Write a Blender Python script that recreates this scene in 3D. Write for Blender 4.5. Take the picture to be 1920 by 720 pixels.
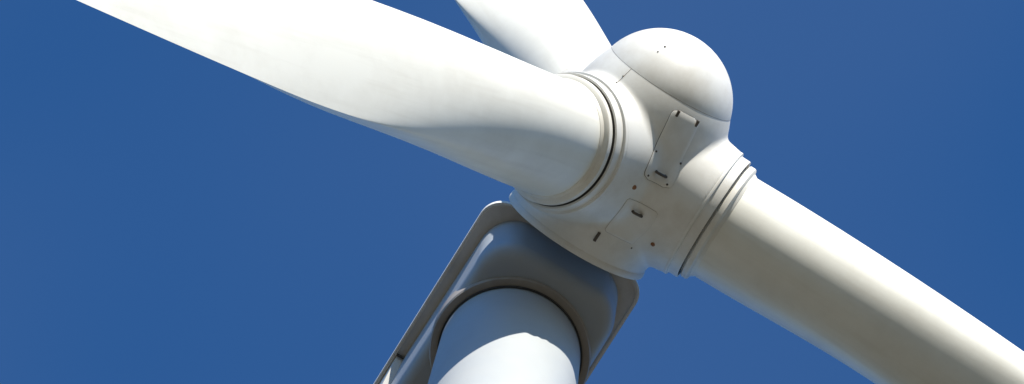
import bpy, math, random
import numpy as np
from mathutils import Vector, Matrix

for o in list(bpy.data.objects):
    bpy.data.objects.remove(o, do_unlink=True)
scene = bpy.context.scene
col = scene.collection
R = math.radians

# ------------------------------------------------------------------ camera
HUB = Vector((3.1239, 0.0, 55.0))
CAM_AZ, CAM_D, CAM_Z = -0.3569, 18.7569, 1.6
FPX, ROLL, CX, CY = 7103.26, 0.1245, 1167.59, 301.87
pos = Vector((CAM_D*math.cos(CAM_AZ), CAM_D*math.sin(CAM_AZ), CAM_Z))
fw = (HUB-pos).normalized()
rt = fw.cross(Vector((0, 0, 1))).normalized(); up = rt.cross(fw)
rx = rt*math.cos(ROLL)+up*math.sin(ROLL); ux = -rt*math.sin(ROLL)+up*math.cos(ROLL)
cd = bpy.data.cameras.new('camera'); cam = bpy.data.objects.new('camera', cd); col.objects.link(cam)
cam.matrix_world = Matrix(((rx.x, ux.x, -fw.x, pos.x), (rx.y, ux.y, -fw.y, pos.y), (rx.z, ux.z, -fw.z, pos.z), (0, 0, 0, 1)))
cd.sensor_fit = 'HORIZONTAL'; cd.sensor_width = 36.0
cd.lens = FPX*36.0/1920.0
cd.shift_x = -(CX-960)/1920.0
cd.shift_y = (CY-360)/1920.0
cd.clip_start = 0.5; cd.clip_end = 20000
scene.camera = cam

# ------------------------------------------------------------------ light
SUN_AZ, SUN_EL = R(-9.0), R(23.0)          # azimuth counter-clockwise from +X
w = bpy.data.worlds.new('World'); scene.world = w; w.use_nodes = True
nt = w.node_tree; nt.nodes.clear()
sky = nt.nodes.new('ShaderNodeTexSky'); sky.sky_type = 'NISHITA'; sky.sun_disc = False
sky.sun_elevation = SUN_EL; sky.sun_rotation = R(90)-SUN_AZ
sky.altitude = 300; sky.air_density = 1.0; sky.dust_density = 0.0; sky.ozone_density = 8.0
bg = nt.nodes.new('ShaderNodeBackground'); bg.inputs[1].default_value = 0.123
wo = nt.nodes.new('ShaderNodeOutputWorld')
hs = nt.nodes.new('ShaderNodeHueSaturation'); hs.inputs['Saturation'].default_value = 1.12
nt.links.new(sky.outputs[0], hs.inputs['Color'])
# very thin, high haze veil drifting over the whole sky
wc = nt.nodes.new('ShaderNodeTexCoord'); wm = nt.nodes.new('ShaderNodeMapping'); wm.inputs['Scale'].default_value = (1.5, 2.6, 1.5)
wm.inputs['Rotation'].default_value = (0.3, 0.2, 0.6)
wn = nt.nodes.new('ShaderNodeTexNoise'); wn.inputs['Scale'].default_value = 1.6; wn.inputs['Detail'].default_value = 2; wn.inputs['Roughness'].default_value = 0.55
wr = nt.nodes.new('ShaderNodeMapRange'); wr.inputs['From Min'].default_value = 0.25; wr.inputs['From Max'].default_value = 0.85; wr.inputs['To Max'].default_value = 0.062
wx = nt.nodes.new('ShaderNodeMix'); wx.data_type = 'RGBA'; wx.inputs['B'].default_value = (4.2, 4.4, 4.6, 1)
nt.links.new(wc.outputs['Generated'], wm.inputs['Vector']); nt.links.new(wm.outputs['Vector'], wn.inputs['Vector'])
nt.links.new(wn.outputs['Fac'], wr.inputs['Value']); nt.links.new(wr.outputs['Result'], wx.inputs['Factor'])
nt.links.new(hs.outputs['Color'], wx.inputs['A']); nt.links.new(wx.outputs['Result'], bg.inputs[0]); nt.links.new(bg.outputs[0], wo.inputs[0])
sd = bpy.data.lights.new('sun', 'SUN'); sd.energy = 5.0; sd.angle = R(0.53); sd.color = (1.0, 0.94, 0.84)
sun = bpy.data.objects.new('sun', sd); col.objects.link(sun)
sdir = Vector((math.cos(SUN_EL)*math.cos(SUN_AZ), math.cos(SUN_EL)*math.sin(SUN_AZ), math.sin(SUN_EL)))
sun.rotation_euler = sdir.to_track_quat('Z', 'Y').to_euler(); sun.location = (30, 0, 80)
vs = scene.view_settings
vs.view_transform = 'Standard'; vs.look = 'None'; vs.gamma = 1.0; vs.use_curve_mapping = False; vs.exposure = 0.6

# ------------------------------------------------------------------ materials
def material(name, colr, rough=0.4, spec=0.5, metal=0.0, dirt=None, dirt_scale=1.2, dirt_amt=0.25, bump=0.0, coat=0.0):
    m = bpy.data.materials.new(name); m.use_nodes = True
    t = m.node_tree; b = t.nodes['Principled BSDF']
    b.inputs['Base Color'].default_value = (*colr, 1); b.inputs['Roughness'].default_value = rough
    b.inputs['Metallic'].default_value = metal
    b.inputs['Specular IOR Level'].default_value = spec; b.inputs['Coat Weight'].default_value = coat
    tc = t.nodes.new('ShaderNodeTexCoord')
    if dirt:
        n1 = t.nodes.new('ShaderNodeTexNoise'); n1.inputs['Scale'].default_value = dirt_scale
        n1.inputs['Detail'].default_value = 8; n1.inputs['Roughness'].default_value = 0.65
        t.links.new(tc.outputs['Object'], n1.inputs['Vector'])
        cr = t.nodes.new('ShaderNodeValToRGB'); cr.color_ramp.elements[0].position = 0.42; cr.color_ramp.elements[1].position = 0.78
        cr.color_ramp.elements[0].color = (0, 0, 0, 1); cr.color_ramp.elements[1].color = (dirt_amt,)*3+(1,)
        t.links.new(n1.outputs['Fac'], cr.inputs['Fac'])
        mx = t.nodes.new('ShaderNodeMix'); mx.data_type = 'RGBA'
        mx.inputs['A'].default_value = (*colr, 1); mx.inputs['B'].default_value = (*dirt, 1)
        t.links.new(cr.outputs['Color'], mx.inputs['Factor']); t.links.new(mx.outputs['Result'], b.inputs['Base Color'])
        n2 = t.nodes.new('ShaderNodeTexNoise'); n2.inputs['Scale'].default_value = dirt_scale*5; n2.inputs['Detail'].default_value = 5
        t.links.new(tc.outputs['Object'], n2.inputs['Vector'])
        mr = t.nodes.new('ShaderNodeMapRange'); mr.inputs['To Min'].default_value = rough*0.8; mr.inputs['To Max'].default_value = rough*1.25
        t.links.new(n2.outputs['Fac'], mr.inputs['Value']); t.links.new(mr.outputs['Result'], b.inputs['Roughness'])
    if bump:
        n3 = t.nodes.new('ShaderNodeTexNoise'); n3.inputs['Scale'].default_value = 3.0; n3.inputs['Detail'].default_value = 3
        t.links.new(tc.outputs['Object'], n3.inputs['Vector'])
        bp = t.nodes.new('ShaderNodeBump'); bp.inputs['Strength'].default_value = bump; bp.inputs['Distance'].default_value = 0.02
        t.links.new(n3.outputs['Fac'], bp.inputs['Height']); t.links.new(bp.outputs['Normal'], b.inputs['Normal'])
    return m
GEL = material('white_gelcoat', (0.79, 0.785, 0.715), 0.38, dirt=(0.42, 0.38, 0.30), dirt_amt=0.22, bump=0.05)
def add_streaks(m, colr):
    """long faint grime streaks that run along the span of a blade"""
    t = m.node_tree; b = t.nodes['Principled BSDF']
    at = t.nodes.new('ShaderNodeAttribute'); at.attribute_name = 'span_coord'
    mp = t.nodes.new('ShaderNodeMapping'); mp.inputs['Scale'].default_value = (5.0, 5.0, 0.35)
    nz = t.nodes.new('ShaderNodeTexNoise'); nz.inputs['Scale'].default_value = 1.6; nz.inputs['Detail'].default_value = 6
    mr = t.nodes.new('ShaderNodeMapRange'); mr.inputs['From Min'].default_value = 0.5; mr.inputs['From Max'].default_value = 0.8; mr.inputs['To Max'].default_value = 0.17
    mx = t.nodes.new('ShaderNodeMix'); mx.data_type = 'RGBA'; mx.inputs['B'].default_value = (*colr, 1)
    src = b.inputs['Base Color'].links[0].from_socket
    t.links.new(at.outputs['Vector'], mp.inputs['Vector']); t.links.new(mp.outputs['Vector'], nz.inputs['Vector'])
    t.links.new(nz.outputs['Fac'], mr.inputs['Value']); t.links.new(mr.outputs['Result'], mx.inputs['Factor'])
    t.links.new(src, mx.inputs['A']); t.links.new(mx.outputs['Result'], b.inputs['Base Color'])
add_streaks(GEL, (0.40, 0.35, 0.26))
SPIN = material('spinner_gelcoat', (0.76, 0.755, 0.715), 0.40, dirt=(0.40, 0.34, 0.24), dirt_amt=0.38, dirt_scale=1.6, bump=0.06)
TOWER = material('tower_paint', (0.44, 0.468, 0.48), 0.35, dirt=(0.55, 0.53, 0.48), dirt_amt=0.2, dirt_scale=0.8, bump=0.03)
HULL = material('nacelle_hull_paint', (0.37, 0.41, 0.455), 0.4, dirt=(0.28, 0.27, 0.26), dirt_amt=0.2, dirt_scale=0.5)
RIM = material('nacelle_rim_paint', (0.72, 0.665, 0.59), 0.45, dirt=(0.30, 0.26, 0.22), dirt_amt=0.45, dirt_scale=1.5)
COVER = material('nacelle_cover_paint', (0.74, 0.74, 0.72), 0.4, dirt=(0.4, 0.37, 0.32), dirt_amt=0.25)
RING = material('yaw_ring_paint', (0.36, 0.33, 0.30), 0.5, dirt=(0.2, 0.16, 0.13), dirt_amt=0.5, dirt_scale=2.5)
RUBBER = material('dark_seal', (0.05, 0.05, 0.05), 0.7, dirt=(0.12, 0.10, 0.08), dirt_amt=0.5, dirt_scale=3)
STEEL = material('dark_steel', (0.10, 0.095, 0.085), 0.5, metal=0.6, dirt=(0.15, 0.08, 0.04), dirt_amt=0.6, dirt_scale=12)
RUST = material('rust', (0.26, 0.11, 0.05), 0.8, dirt=(0.4, 0.3, 0.2), dirt_amt=0.7, dirt_scale=20)
CREAM = material('blade_flange_paint', (0.75, 0.735, 0.67), 0.45, dirt=(0.40, 0.34, 0.24), dirt_amt=0.4, dirt_scale=2)
CONC = material('concrete', (0.36, 0.35, 0.33), 0.85, dirt=(0.2, 0.19, 0.17), dirt_amt=0.5, dirt_scale=2)
GRASS = material('dry_meadow', (0.105, 0.086, 0.050), 0.9, spec=0.2, dirt=(0.16, 0.13, 0.08), dirt_amt=0.8, dirt_scale=0.35)

# ------------------------------------------------------------------ mesh helpers
def link(name, verts, faces, m, parent=None, smooth=True, sharp=None):
    me = bpy.data.meshes.new(name)
    me.from_pydata([tuple(map(float, v)) for v in verts], [], [tuple(int(i) for i in f) for f in faces]); me.update()
    me.materials.append(m)
    if smooth:
        me.polygons.foreach_set('use_smooth', [True]*len(me.polygons))
        me.set_sharp_from_angle(angle=R(sharp if sharp else 40))
    o = bpy.data.objects.new(name, me); col.objects.link(o)
    if parent is not None: o.parent = parent
    return o

def lathe(profile, origin, axis, seg=128, ref=None, cap=True):
    """profile: [(distance along axis, radius)]"""
    ax = np.array(axis, float); ax /= np.linalg.norm(ax)
    r0 = np.array(ref if ref is not None else (0.31, 0.52, 0.79)); a = np.cross(ax, r0); a /= np.linalg.norm(a); b = np.cross(ax, a)
    v, f = [], []
    for (t, r) in profile:
        for k in range(seg):
            q = 2*math.pi*k/seg
            v.append(np.array(origin)+ax*t+r*(math.cos(q)*a+math.sin(q)*b))
    for i in range(len(profile)-1):
        for k in range(seg):
            k2 = (k+1) % seg
            f.append((i*seg+k, i*seg+k2, (i+1)*seg+k2, (i+1)*seg+k))
    if cap:
        f.append(tuple(reversed(range(seg)))); f.append(tuple(range((len(profile)-1)*seg, len(profile)*seg)))
    return v, f

def tube(points, r, seg=8, closed=False):
    P = [np.array(p, float) for p in points]; v, f = [], []; n_ = len(P)
    for i, p in enumerate(P):
        d = (P[(i+1) % n_]-P[i-1]) if closed else (P[min(i+1, n_-1)]-P[max(i-1, 0)])
        d /= np.linalg.norm(d); a = np.cross(d, (0.3, 0.5, 0.81)); a /= np.linalg.norm(a); b = np.cross(d, a)
        for k in range(seg):
            q = 2*math.pi*k/seg; v.append(p+r*(math.cos(q)*a+math.sin(q)*b))
    for i in range(n_ if closed else n_-1):
        j = (i+1) % n_
        for k in range(seg):
            f.append((i*seg+k, i*seg+(k+1) % seg, j*seg+(k+1) % seg, j*seg+k))
    if not closed:
        f.append(tuple(reversed(range(seg)))); f.append(tuple(range((n_-1)*seg, n_*seg)))
    return v, f

def box_frame(c, ex, ey, ez, hx, hy, hz, bev=0.25):
    """box with chamfered top (ez+) edges, in a local frame"""
    c, ex, ey, ez = (np.array(k, float) for k in (c, ex, ey, ez)); m = bev*min(hx, hy, hz)
    v = []
    for (z, s) in ((-hz, 0), (hz-m, 0), (hz, m)):
        for sx, sy in ((-1, -1), (1, -1), (1, 1), (-1, 1)):
            v.append(c+ex*sx*(hx-s)+ey*sy*(hy-s)+ez*z)
    f = [(3, 2, 1, 0), (8, 9, 10, 11)]
    for L in (0, 4):
        for k in range(4):
            f.append((L+k, L+(k+1) % 4, L+4+(k+1) % 4, L+4+k))
    return v, f

# ------------------------------------------------------------------ frames
O = np.array(HUB)
TILT = R(5)
n = np.array((math.cos(TILT), 0, math.sin(TILT))); Y = np.array((0, 1.0, 0)); Z = np.cross(n, Y)
BETA = 3.8783
BL = [math.cos(BETA-k*2*math.pi/3)*Z+math.sin(BETA-k*2*math.pi/3)*Y for k in range(3)]

# ------------------------------------------------------------------ setting
def ground():
    rings = [0, 3, 8, 20, 45, 90, 180, 400, 900, 2500, 7000]; seg = 64; v = [(0, 0, 0)]; f = []
    rnd = random.Random(4)
    for r in rings[1:]:
        for k in range(seg):
            q = 2*math.pi*k/seg; v.append((r*math.cos(q), r*math.sin(q), 0 if r < 50 else rnd.uniform(-0.4, 0.4)*min(1, r/400)))
    for k in range(seg): f.append((0, 1+k, 1+(k+1) % seg))
    for i in range(len(rings)-2):
        for k in range(seg):
            a = 1+i*seg; b = a+seg; f.append((a+k, b+k, b+(k+1) % seg, a+(k+1) % seg))
    o = link('ground', v, f, GRASS); o['kind'] = 'structure'
ground()

# ------------------------------------------------------------------ turbine
T = bpy.data.objects.new('wind_turbine', None); col.objects.link(T)
T['label'] = 'white three-bladed wind turbine seen from below against blue sky'; T['category'] = 'wind turbine'

# foundation and tower
v, f = lathe([(-0.5, 2.6), (0.22, 2.6), (0.28, 2.54)], (0, 0, 0), (0, 0, 1), 64); link('foundation', v, f, CONC, T, sharp=30)
TZ, TR = 53.95, 1.0383
prof = [(0.28, TR+0.012*(TZ-0.28)+0.12), (0.40, TR+0.012*(TZ-0.4)+0.12), (0.401, TR+0.012*(TZ-0.401))]
for z in np.linspace(2, TZ-0.02, 28): prof.append((z, TR+0.012*(TZ-z)))
prof += [(TZ, TR-0.02), (TZ+0.25, TR-0.02)]
v, f = lathe(prof, (0, 0, 0), (0, 0, 1), 160); tower = link('tower', v, f, TOWER, T, sharp=30)
v, f = lathe([(TZ-0.03, TR+0.012), (TZ-0.03, TR+0.028), (TZ+0.02, TR+0.028), (TZ+0.02, TR+0.0)], (0, 0, 0), (0, 0, 1), 160, cap=False)
link('tower_seal', v, f, RUBBER, tower, sharp=30)

# nacelle: lower hull (U section), rim, cover
XB, XF, ZL, ZB = -6.2, 1.52, 55.2, 54.02
def plan(x, hw, xf, xr, rf, rr):
    """half width of a rounded-corner plan at x"""
    if x > xf-rf:
        d = min(1, (x-(xf-rf))/rf); return hw-rf+rf*math.sqrt(max(0, 1-d*d))
    if x < xr+rr:
        d = min(1, ((xr+rr)-x)/rr); return hw-rr+rr*math.sqrt(max(0, 1-d*d))
    return hw
def rounded_outline(hw, xf, xr, rf, rr, k=10):
    p = []
    for (cx_, cy_, r_, a0) in ((xf-rf, hw-rf, rf, 90), (xf-rf, -(hw-rf), rf, 0), (xr+rr, -(hw-rr), rr, -90), (xr+rr, hw-rr, rr, -180)):
        for i in range(k+1):
            a = R(a0-90*i/k); p.append((cx_+r_*math.cos(a), cy_+r_*math.sin(a)))
    return p
nac = bpy.data.objects.new('nacelle', None); col.objects.link(nac); nac.parent = T
def loft(loops, m, name, parent, cap0=True, cap1=True, sharp=35):
    k = len(loops[0]); v = [p for L in loops for p in L]; f = []
    for i in range(len(loops)-1):
        for j in range(k):
            f.append((i*k+j, i*k+(j+1) % k, (i+1)*k+(j+1) % k, (i+1)*k+j))
    if cap0: f.append(tuple(range(k))[::-1])
    if cap1: f.append(tuple(range((len(loops)-1)*k, len(loops)*k)))
    return link(name, v, f, m, parent, sharp=sharp)
# hull: stacked outlines shrinking towards the bottom
loops = []
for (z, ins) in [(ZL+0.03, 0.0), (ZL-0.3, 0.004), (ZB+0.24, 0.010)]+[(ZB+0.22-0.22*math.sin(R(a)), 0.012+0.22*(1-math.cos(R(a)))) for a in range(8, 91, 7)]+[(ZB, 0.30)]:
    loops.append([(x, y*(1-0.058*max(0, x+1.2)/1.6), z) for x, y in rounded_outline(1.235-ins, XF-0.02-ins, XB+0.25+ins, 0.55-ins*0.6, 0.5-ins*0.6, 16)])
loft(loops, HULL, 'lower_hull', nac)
# rim: flat lip with turned-down thin edge
o0 = rounded_outline(1.32, 1.60, XB, 0.36, 0.4); o1 = rounded_outline(1.298, 1.578, XB+0.022, 0.34, 0.38); oi = rounded_outline(1.0, 1.25, XB+0.4, 0.3, 0.3)
rim = loft([[(x, y, ZL+0.03) for x, y in oi], [(x, y, ZL) for x, y in o1], [(x, y, ZL-0.03) for x, y in o1], [(x, y, ZL-0.03) for x, y in o0],
      [(x, y, ZL+0.07) for x, y in o0], [(x, y, ZL+0.07) for x, y in oi]], RIM, 'rim', nac, False, False, sharp=25)
# upper cover
loops = []
for (z, s) in ((ZL-0.015, -0.002), (ZL-0.015, -0.028), (ZL+0.071, -0.028), (ZL+0.16, 0.03), (ZL+0.35, 0.13), (ZL+0.8, 0.32), (ZL+1.2, 0.52), (ZL+1.45, 0.75), (ZL+1.55, 1.0)):
    loops.append([(x, y, z) for x, y in rounded_outline(1.32-s, 1.60-s, XB+s, min(0.36, 1.25-s), min(0.4, 1.25-s))])
loft(loops, COVER, 'upper_cover', nac, cap0=False)
# sloping fairings where the rear housing begins, one on each side
for sgn in (-1, 1):
    y0, y1 = 1.17*sgn, 1.28*sgn
    prof_ = [(-1.30, ZL-0.004), (-1.95, ZL-0.78), (XB+0.5, ZL-0.78), (XB+0.45, ZL-0.004)]
    vv = [(x, y0-0.06*sgn, z) for x, z in prof_]+[(x, y1, z) for x, z in prof_]
    ff = [(3, 2, 1, 0), (4, 5, 6, 7)]+[(k, (k+1) % 4, 4+(k+1) % 4, 4+k) for k in range(4)]
    link('side_fairing', vv, ff, COVER, nac, smooth=False)
for yy in (-1.20,):
    v, f = box_frame((-1.30, yy, ZL-0.03), (0, 1, 0), (1, 0, 0), (0, 0, -1), 0.09, 0.012, 0.03); link('joint_strip', v, f, RUBBER, nac, smooth=False)
# yaw ring under the hull
v, f = lathe([(TZ+0.10, TR), (TZ+0.02, TR+0.03), (TZ+0.02, TR+0.13), (TZ+0.05, TR+0.15), (TZ+0.35, TR+0.15)], (0, 0, 0), (0, 0, 1), 160, cap=False)
link('yaw_ring', v, f, RING, nac, sharp=30)

# spinner: hub body with three blade stubs, one smooth skin
_kx = np.array([-1.30, -1.0, -0.5, 0.0, 0.4, 0.8, 1.1, 1.37]); _kr = np.array([1.115, 1.175, 1.235, 1.26, 1.25, 1.205, 1.125, 1.0167])
PX = np.linspace(-1.30, 1.37, 200); PR = np.polyval(np.polyfit(_kx, _kr, 4), PX)
PR += np.interp(PX, (-1.3, 1.37), (1.115-PR[0], 1.0167-PR[-1]))
def sdf(P):
    L = P-O; x = L@n; q = L-x[:, None]*n; rad = np.linalg.norm(q, axis=1)
    rb = np.interp(x, PX, PR)                      # body of revolution, fullest at the blade roots
    dome = np.sqrt((x-1.057)**2+rad**2)-1.063
    d = np.where(x > 1.37, dome, np.maximum((rad-rb)*0.96, -1.30-x))
    k = 0.07
    for a in BL:
        t = L@a; rr = np.linalg.norm(L-t[:, None]*a, axis=1)
        st = np.maximum(np.maximum((rr-(1.045+(1.42-t)*0.16))*0.985, t-1.42), -t)
        h = np.clip(0.5+0.5*(st-d)/k, 0, 1)
        d = st*(1-h)+d*h-k*h*(1-h)
        d = d
    return d
def surf(dirs, t0=0.3, t1=2.6):
    lo = np.full(len(dirs), t0); hi = np.full(len(dirs), t1)
    ts = np.linspace(t0, t1, 90); found = np.zeros(len(dirs), bool); lo[:] = t0
    prev = np.full(len(dirs), t0)
    for t in ts:                                     # last crossing from inside
        ins = sdf(O+dirs*t) < 0
        lo = np.where(ins, t, lo)
    hi = lo+(t1-t0)/89
    for _ in range(18):
        mid = (lo+hi)/2; ins = sdf(O+dirs*mid[:, None]) < 0
        lo = np.where(ins, mid, lo); hi = np.where(ins, hi, mid)
    return O+dirs*((lo+hi)/2)[:, None]
NU, NV = 420, 210
dirs = []
for j in range(1, NV):
    th = math.pi*j/NV
    for i in range(NU):
        p = 2*math.pi*i/NU
        dirs.append(math.cos(th)*n+math.sin(th)*(math.cos(p)*Y+math.sin(p)*Z))
dirs = np.array([n]+dirs+[-n]); V = surf(dirs)
F = [(0, 1+(i+1) % NU, 1+i) [::-1] for i in range(NU)]
for j in range(NV-2):
    a = 1+j*NU
    for i in range(NU):
        F.append((a+i, a+NU+i, a+NU+(i+1) % NU, a+(i+1) % NU))
e_ = len(V)-1; a = 1+(NV-2)*NU
F += [(a+i, e_, a+(i+1) % NU) for i in range(NU)]
spinner = link('spinner', V, F, SPIN, T, sharp=50)

def onsurf(x, phi, lift=0.0):
    """point on the spinner skin at axial coordinate x and angle phi (degrees from straight down towards +Y)"""
    rd = -Z*math.cos(R(phi))+Y*math.sin(R(phi))
    lo, hi = 0.2, 1.6
    for _ in range(30):
        m_ = (lo+hi)/2
        if sdf((O+n*x+rd*m_)[None])[0] < 0: lo = m_
        else: hi = m_
    return O+n*x+rd*(lo+lift), rd

# nose cap over the front of the spinner
XS = 1.37
prof = []
for x in np.linspace(XS, 2.115, 26):
    prof.append((x, math.sqrt(max(1e-6, 1.063**2-(x-1.057)**2))+0.004))
prof = [(XS, prof[0][1]-0.03)]+prof+[(2.131, 0.004)]
v, f = lathe(prof, O, n, 160); link('nose_cap', v, f, SPIN, spinner, sharp=35)
sr = math.sqrt(1.063**2-(XS-1.057)**2)
v, f = tube([O+n*(XS-0.004)+(sr+0.002)*(math.cos(q)*Y+math.sin(q)*Z) for q in np.linspace(0, 2*math.pi, 160, endpoint=False)], 0.0035, 6, True)
link('nose_seam', v, f, RING, spinner)
# rear lip
v, f = lathe([(-1.30, 0.9), (-1.34, 1.125), (-1.335, 1.150), (-1.30, 1.155), (-1.25, 1.148), (-1.22, 1.12)], O, n, 160, cap=False)
link('rear_lip', v, f, SPIN, spinner, sharp=50)

# longitudinal joint of the spinner shell near the upper blade
def seam_line(x0, x1, ph):
    pts = [onsurf(x, ph, 0.001)[0] for x in np.linspace(x0, x1, 14)]
    v, f = tube(pts, 0.004, 6); link('shell_joint', v, f, RING, spinner)
seam_line(1.365, 1.0, -42.5)

# access hatches, raised panels that follow the skin
def panel(name, x0, x1, pa, pb, thick, parent, rad=0.06, N=26, M=14, line=0.007, lm=None):
    """x0 front, x1 rear; pa/pb: (left, right) angles at the front / rear"""
    v, f = [], []
    def uv(u, w_):
        return x0+(x1-x0)*u, (pa[0]+(pa[1]-pa[0])*w_)*(1-u)+(pb[0]+(pb[1]-pb[0])*w_)*u
    Lx = abs(x1-x0); Lw = 1.06*R(abs(pa[1]-pa[0]))
    grid = {}
    for i in range(N+1):
        u = i/N; d = min(u, 1-u)*Lx
        ins = 0.0 if d >= rad else (rad-math.sqrt(max(0, rad**2-(rad-d)**2)))/Lw
        for j in range(M+1):
            w_ = ins+(1-2*ins)*j/M
            x, ph = uv(u, w_); edge = i in (0, N) or j in (0, M)
            p, rd = onsurf(x, ph, thick*(0.55 if edge else 1.0)); grid[i, j] = len(v); v.append(p)
    for i in range(N):
        for j in range(M): f.append((grid[i, j], grid[i+1, j], grid[i+1, j+1], grid[i, j+1]))
    per = [(i, 0) for i in range(N)]+[(N, j) for j in range(M)]+[(i, M) for i in range(N, 0, -1)]+[(0, j) for j in range(M, 0, -1)]
    base = len(v)
    for (i, j) in per:
        p = v[grid[i, j]]; L = p-O; rdv = L-(L@n)*n; rdv /= np.linalg.norm(rdv); v.append(p-rdv*(thick+0.015))
    for k in range(len(per)):
        k2 = (k+1) % len(per); f.append((grid[per[k]], grid[per[k2]], base+k2, base+k))
    o = link(name, v, f, SPIN, parent, sharp=45)
    # dark gasket line round the panel
    pts = []
    for (i, j) in per:
        p = v[grid[i, j]]; L = p-O; rdv = L-(L@n)*n; rdv /= np.linalg.norm(rdv)
        c = O+n*((x0+x1)/2); q = p-c
        pts.append(p-rdv*(thick*0.55-0.001))
    v2, f2 = tube(pts, line, 6, True); link('gasket', v2, f2, lm or RUBBER, o)
    return o
hatch = panel('hatch', 1.25, 0.20, (4.7, 29.6), (7.6, 27.0), 0.022, T, rad=0.10)
hatch['label'] = 'long raised access hatch below the nose seam'
hatch2 = panel('hatch', -0.165, -0.80, (7.0, 28.0), (7.8, 32.0), 0.016, T, rad=0.02, line=0.006, lm=RING)
hatch2['label'] = 'shorter access hatch near the rear edge of the hub'

def bolt(x, ph, r, parent, m=STEEL, lift=0.02, name='bolt'):
    p, rd = onsurf(x, ph, lift); v, f = lathe([(-0.03, r), (0.006, r), (0.012, r*0.7)], p, rd, 10); return link(name, v, f, m, parent)
for (x, ph) in ((0.598, 8.2), (0.605, 27.6), (0.255, 10.4), (0.263, 24.2)): bolt(x, ph, 0.017, hatch, lift=0.018)
def hinge(x, ph, parent):
    p, rd = onsurf(x, ph, 0.022); et = np.cross(n, rd)
    v, f = box_frame(p, n, et, rd, 0.05, 0.020, 0.018); link('hinge', v, f, STEEL, parent, smooth=False)
for ph in (9.4, 27.2): hinge(1.20, ph, hatch)
def handle(x, pa, pb, parent):
    a, ra = onsurf(x, pa, 0.012); b, rb_ = onsurf(x, pb, 0.012); h = 0.05
    v, f = tube([a, a+ra*h, a+ra*(h+0.01)+(b-a)*0.1, b+rb_*(h+0.01)-(b-a)*0.1, b+rb_*h, b], 0.021, 10); link('handle', v, f, STEEL, parent)
handle(0.352, 14.5, 21.2, hatch); handle(-0.327, 15.2, 21.1, hatch2)
p, rd = onsurf(-0.935, 5.6, 0.012)
v, f = box_frame(p, n, np.cross(n, rd), rd, 0.075, 0.020, 0.03); link('latch_bracket', v, f, STEEL, spinner, smooth=False)
bolt(0.021, 6.2, 0.036, spinner, RUST, 0.004, 'plug'); bolt(-0.625, 38.5, 0.034, spinner, RUST, 0.006, 'plug')
for (x, ph, r) in ((1.859, -37, 0.016), (1.759, -36.7, 0.010), (1.213, -43, 0.013), (1.094, -42.3, 0.014), (-0.86, 33.5, 0.014)):
    bolt(x, ph, r, spinner, STEEL, -0.004 if x < XS else 0.004)

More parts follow.
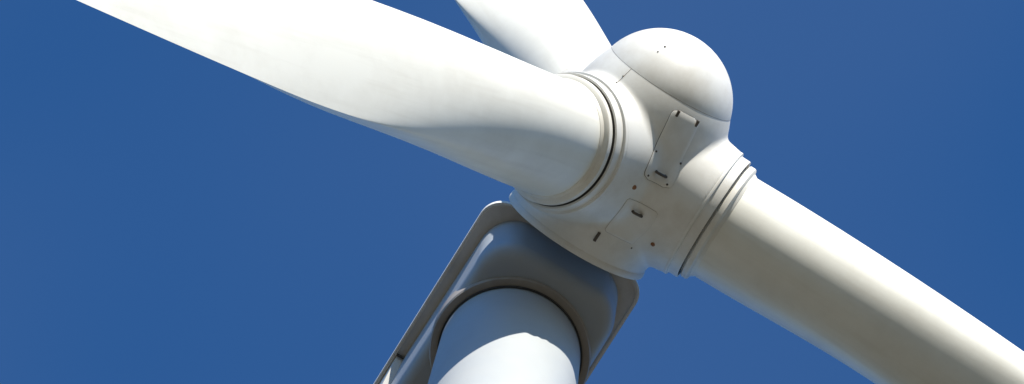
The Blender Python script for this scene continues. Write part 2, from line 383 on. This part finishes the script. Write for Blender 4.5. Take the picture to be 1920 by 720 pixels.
# blades
def sm(a, b, x):
    u = min(1, max(0, (x-a)/(b-a))); return u*u*(3-2*u)
def interp(x, xs, ys): return float(np.mean(np.interp(x+np.linspace(-0.9, 0.9, 19), xs, ys)))   # softened table lookup
CONES = (2.7, 2.1, 3.3)                            # forward lean of each blade in degrees, with a little sag
def blade_mesh(a, CONE):
    tdir = np.cross(n, a)                          # counter-clockwise tangent seen from the front
    ts = list(np.linspace(1.60, 2.2, 5))+list(np.linspace(2.35, 9, 46))+list(np.linspace(9.4, 26, 40))
    S = 96; v, f = [], []
    for t in ts:
        c = interp(t, (0.0, 1.6, 2.4, 3.5, 5.0, 6.2, 7.5, 10, 14, 20, 25, 26), (1.7, 1.7, 1.7, 1.75, 1.92, 2.08, 2.15, 1.97, 1.50, 1.10, 0.75, 0.25))
        th = interp(t, (1.6, 2.6, 3.5, 5.0, 7.0, 10, 15, 26), (1.0, 1.0, 0.95, 0.86, 0.72, 0.46, 0.28, 0.18))
        wv = sm(2.2, 7.4, t); psh = interp(t, (3, 5, 7, 12), (0.45, 0.40, 0.35, 0.28))   # share of the thickness on the flatter pressure side
        q = R(interp(t, (1.6, 4, 6, 8, 14, 26), (66, 69, 69, 65, 63, 66)))
        N = math.cos(q)*tdir+math.sin(q)*n; E = math.cos(q)*n-math.sin(q)*tdir
        pa = interp(t, (1.6, 2.4, 5.0, 6.2, 7.5, 10, 26), (0.5, 0.5, 0.475, 0.447, 0.434, 0.436, 0.33))
        for k in range(S):
            g = 2*math.pi*k/S; cg, sg = math.cos(g), math.sin(g)
            xe, ye = c*0.5*cg, c*th*0.5*sg         # ellipse
            xc = (1-cg)/2
            yt = 5*(0.2969*math.sqrt(xc)-0.1260*xc-0.3516*xc**2+0.2843*xc**3-0.1036*xc**4)  # max about 0.5
            xa = c*(0.5-xc); ya = c*(th*yt*(2*psh if sg > 0 else -2*(1-psh))) if abs(sg) > 1e-9 else 0.0
            x = xe*(1-wv)+xa*wv+c*(pa-0.5); y = ye*(1-wv)+ya*wv
            v.append(O+a*t+n*(max(0, t-1.8)*CONE)+E*x+N*y)
    for i in range(len(ts)-1):
        for k in range(S): f.append((i*S+k, i*S+(k+1) % S, (i+1)*S+(k+1) % S, (i+1)*S+k))
    f.append(tuple(reversed(range(S)))); f.append(tuple(range((len(ts)-1)*S, len(ts)*S)))
    return v, f
blabels = ['blade sweeping to the upper left, nearest the camera', 'blade reaching down to the right', 'blade rising behind the hub']
for k, a in enumerate(BL):
    v, f = blade_mesh(a, math.tan(R(CONES[k]))); b = link('blade', v, f, GEL, T, sharp=60); b['label'] = blabels[k]
    at = b.data.attributes.new('span_coord', 'FLOAT_VECTOR', 'POINT')
    L = np.array(v)-O; tt = L@a; yy = L@Y; e2 = np.cross(a, n); at.data.foreach_set('vector', np.stack([L@n, L@e2, tt+7*k], 1).astype(np.float32).ravel())
    v, f = lathe([(1.56, 0.88), (1.628, 0.90), (1.63, 0.945), (1.642, 0.955), (1.715, 0.955), (1.73, 0.943), (1.75, 0.885), (1.80, 0.858), (1.81, 0.80)], O, a, 160, cap=False)
    link('root_flange', v, f, CREAM, b, sharp=35)
    v, f = lathe([(1.38, 1.00), (1.40, 1.05), (1.425, 1.052), (1.44, 1.045), (1.445, 1.008), (1.46, 1.003), (1.585, 1.003), (1.597, 0.998), (1.595, 0.965), (1.52, 0.955)], O, a, 160, cap=False)
    link('stub_collar', v, f, SPIN, spinner, sharp=35)
    v, f = lathe([(1.50, 0.99), (1.555, 0.955), (1.56, 0.89), (1.64, 0.89)], O, a, 128, cap=False)
    link('pitch_seal', v, f, RUBBER, spinner)
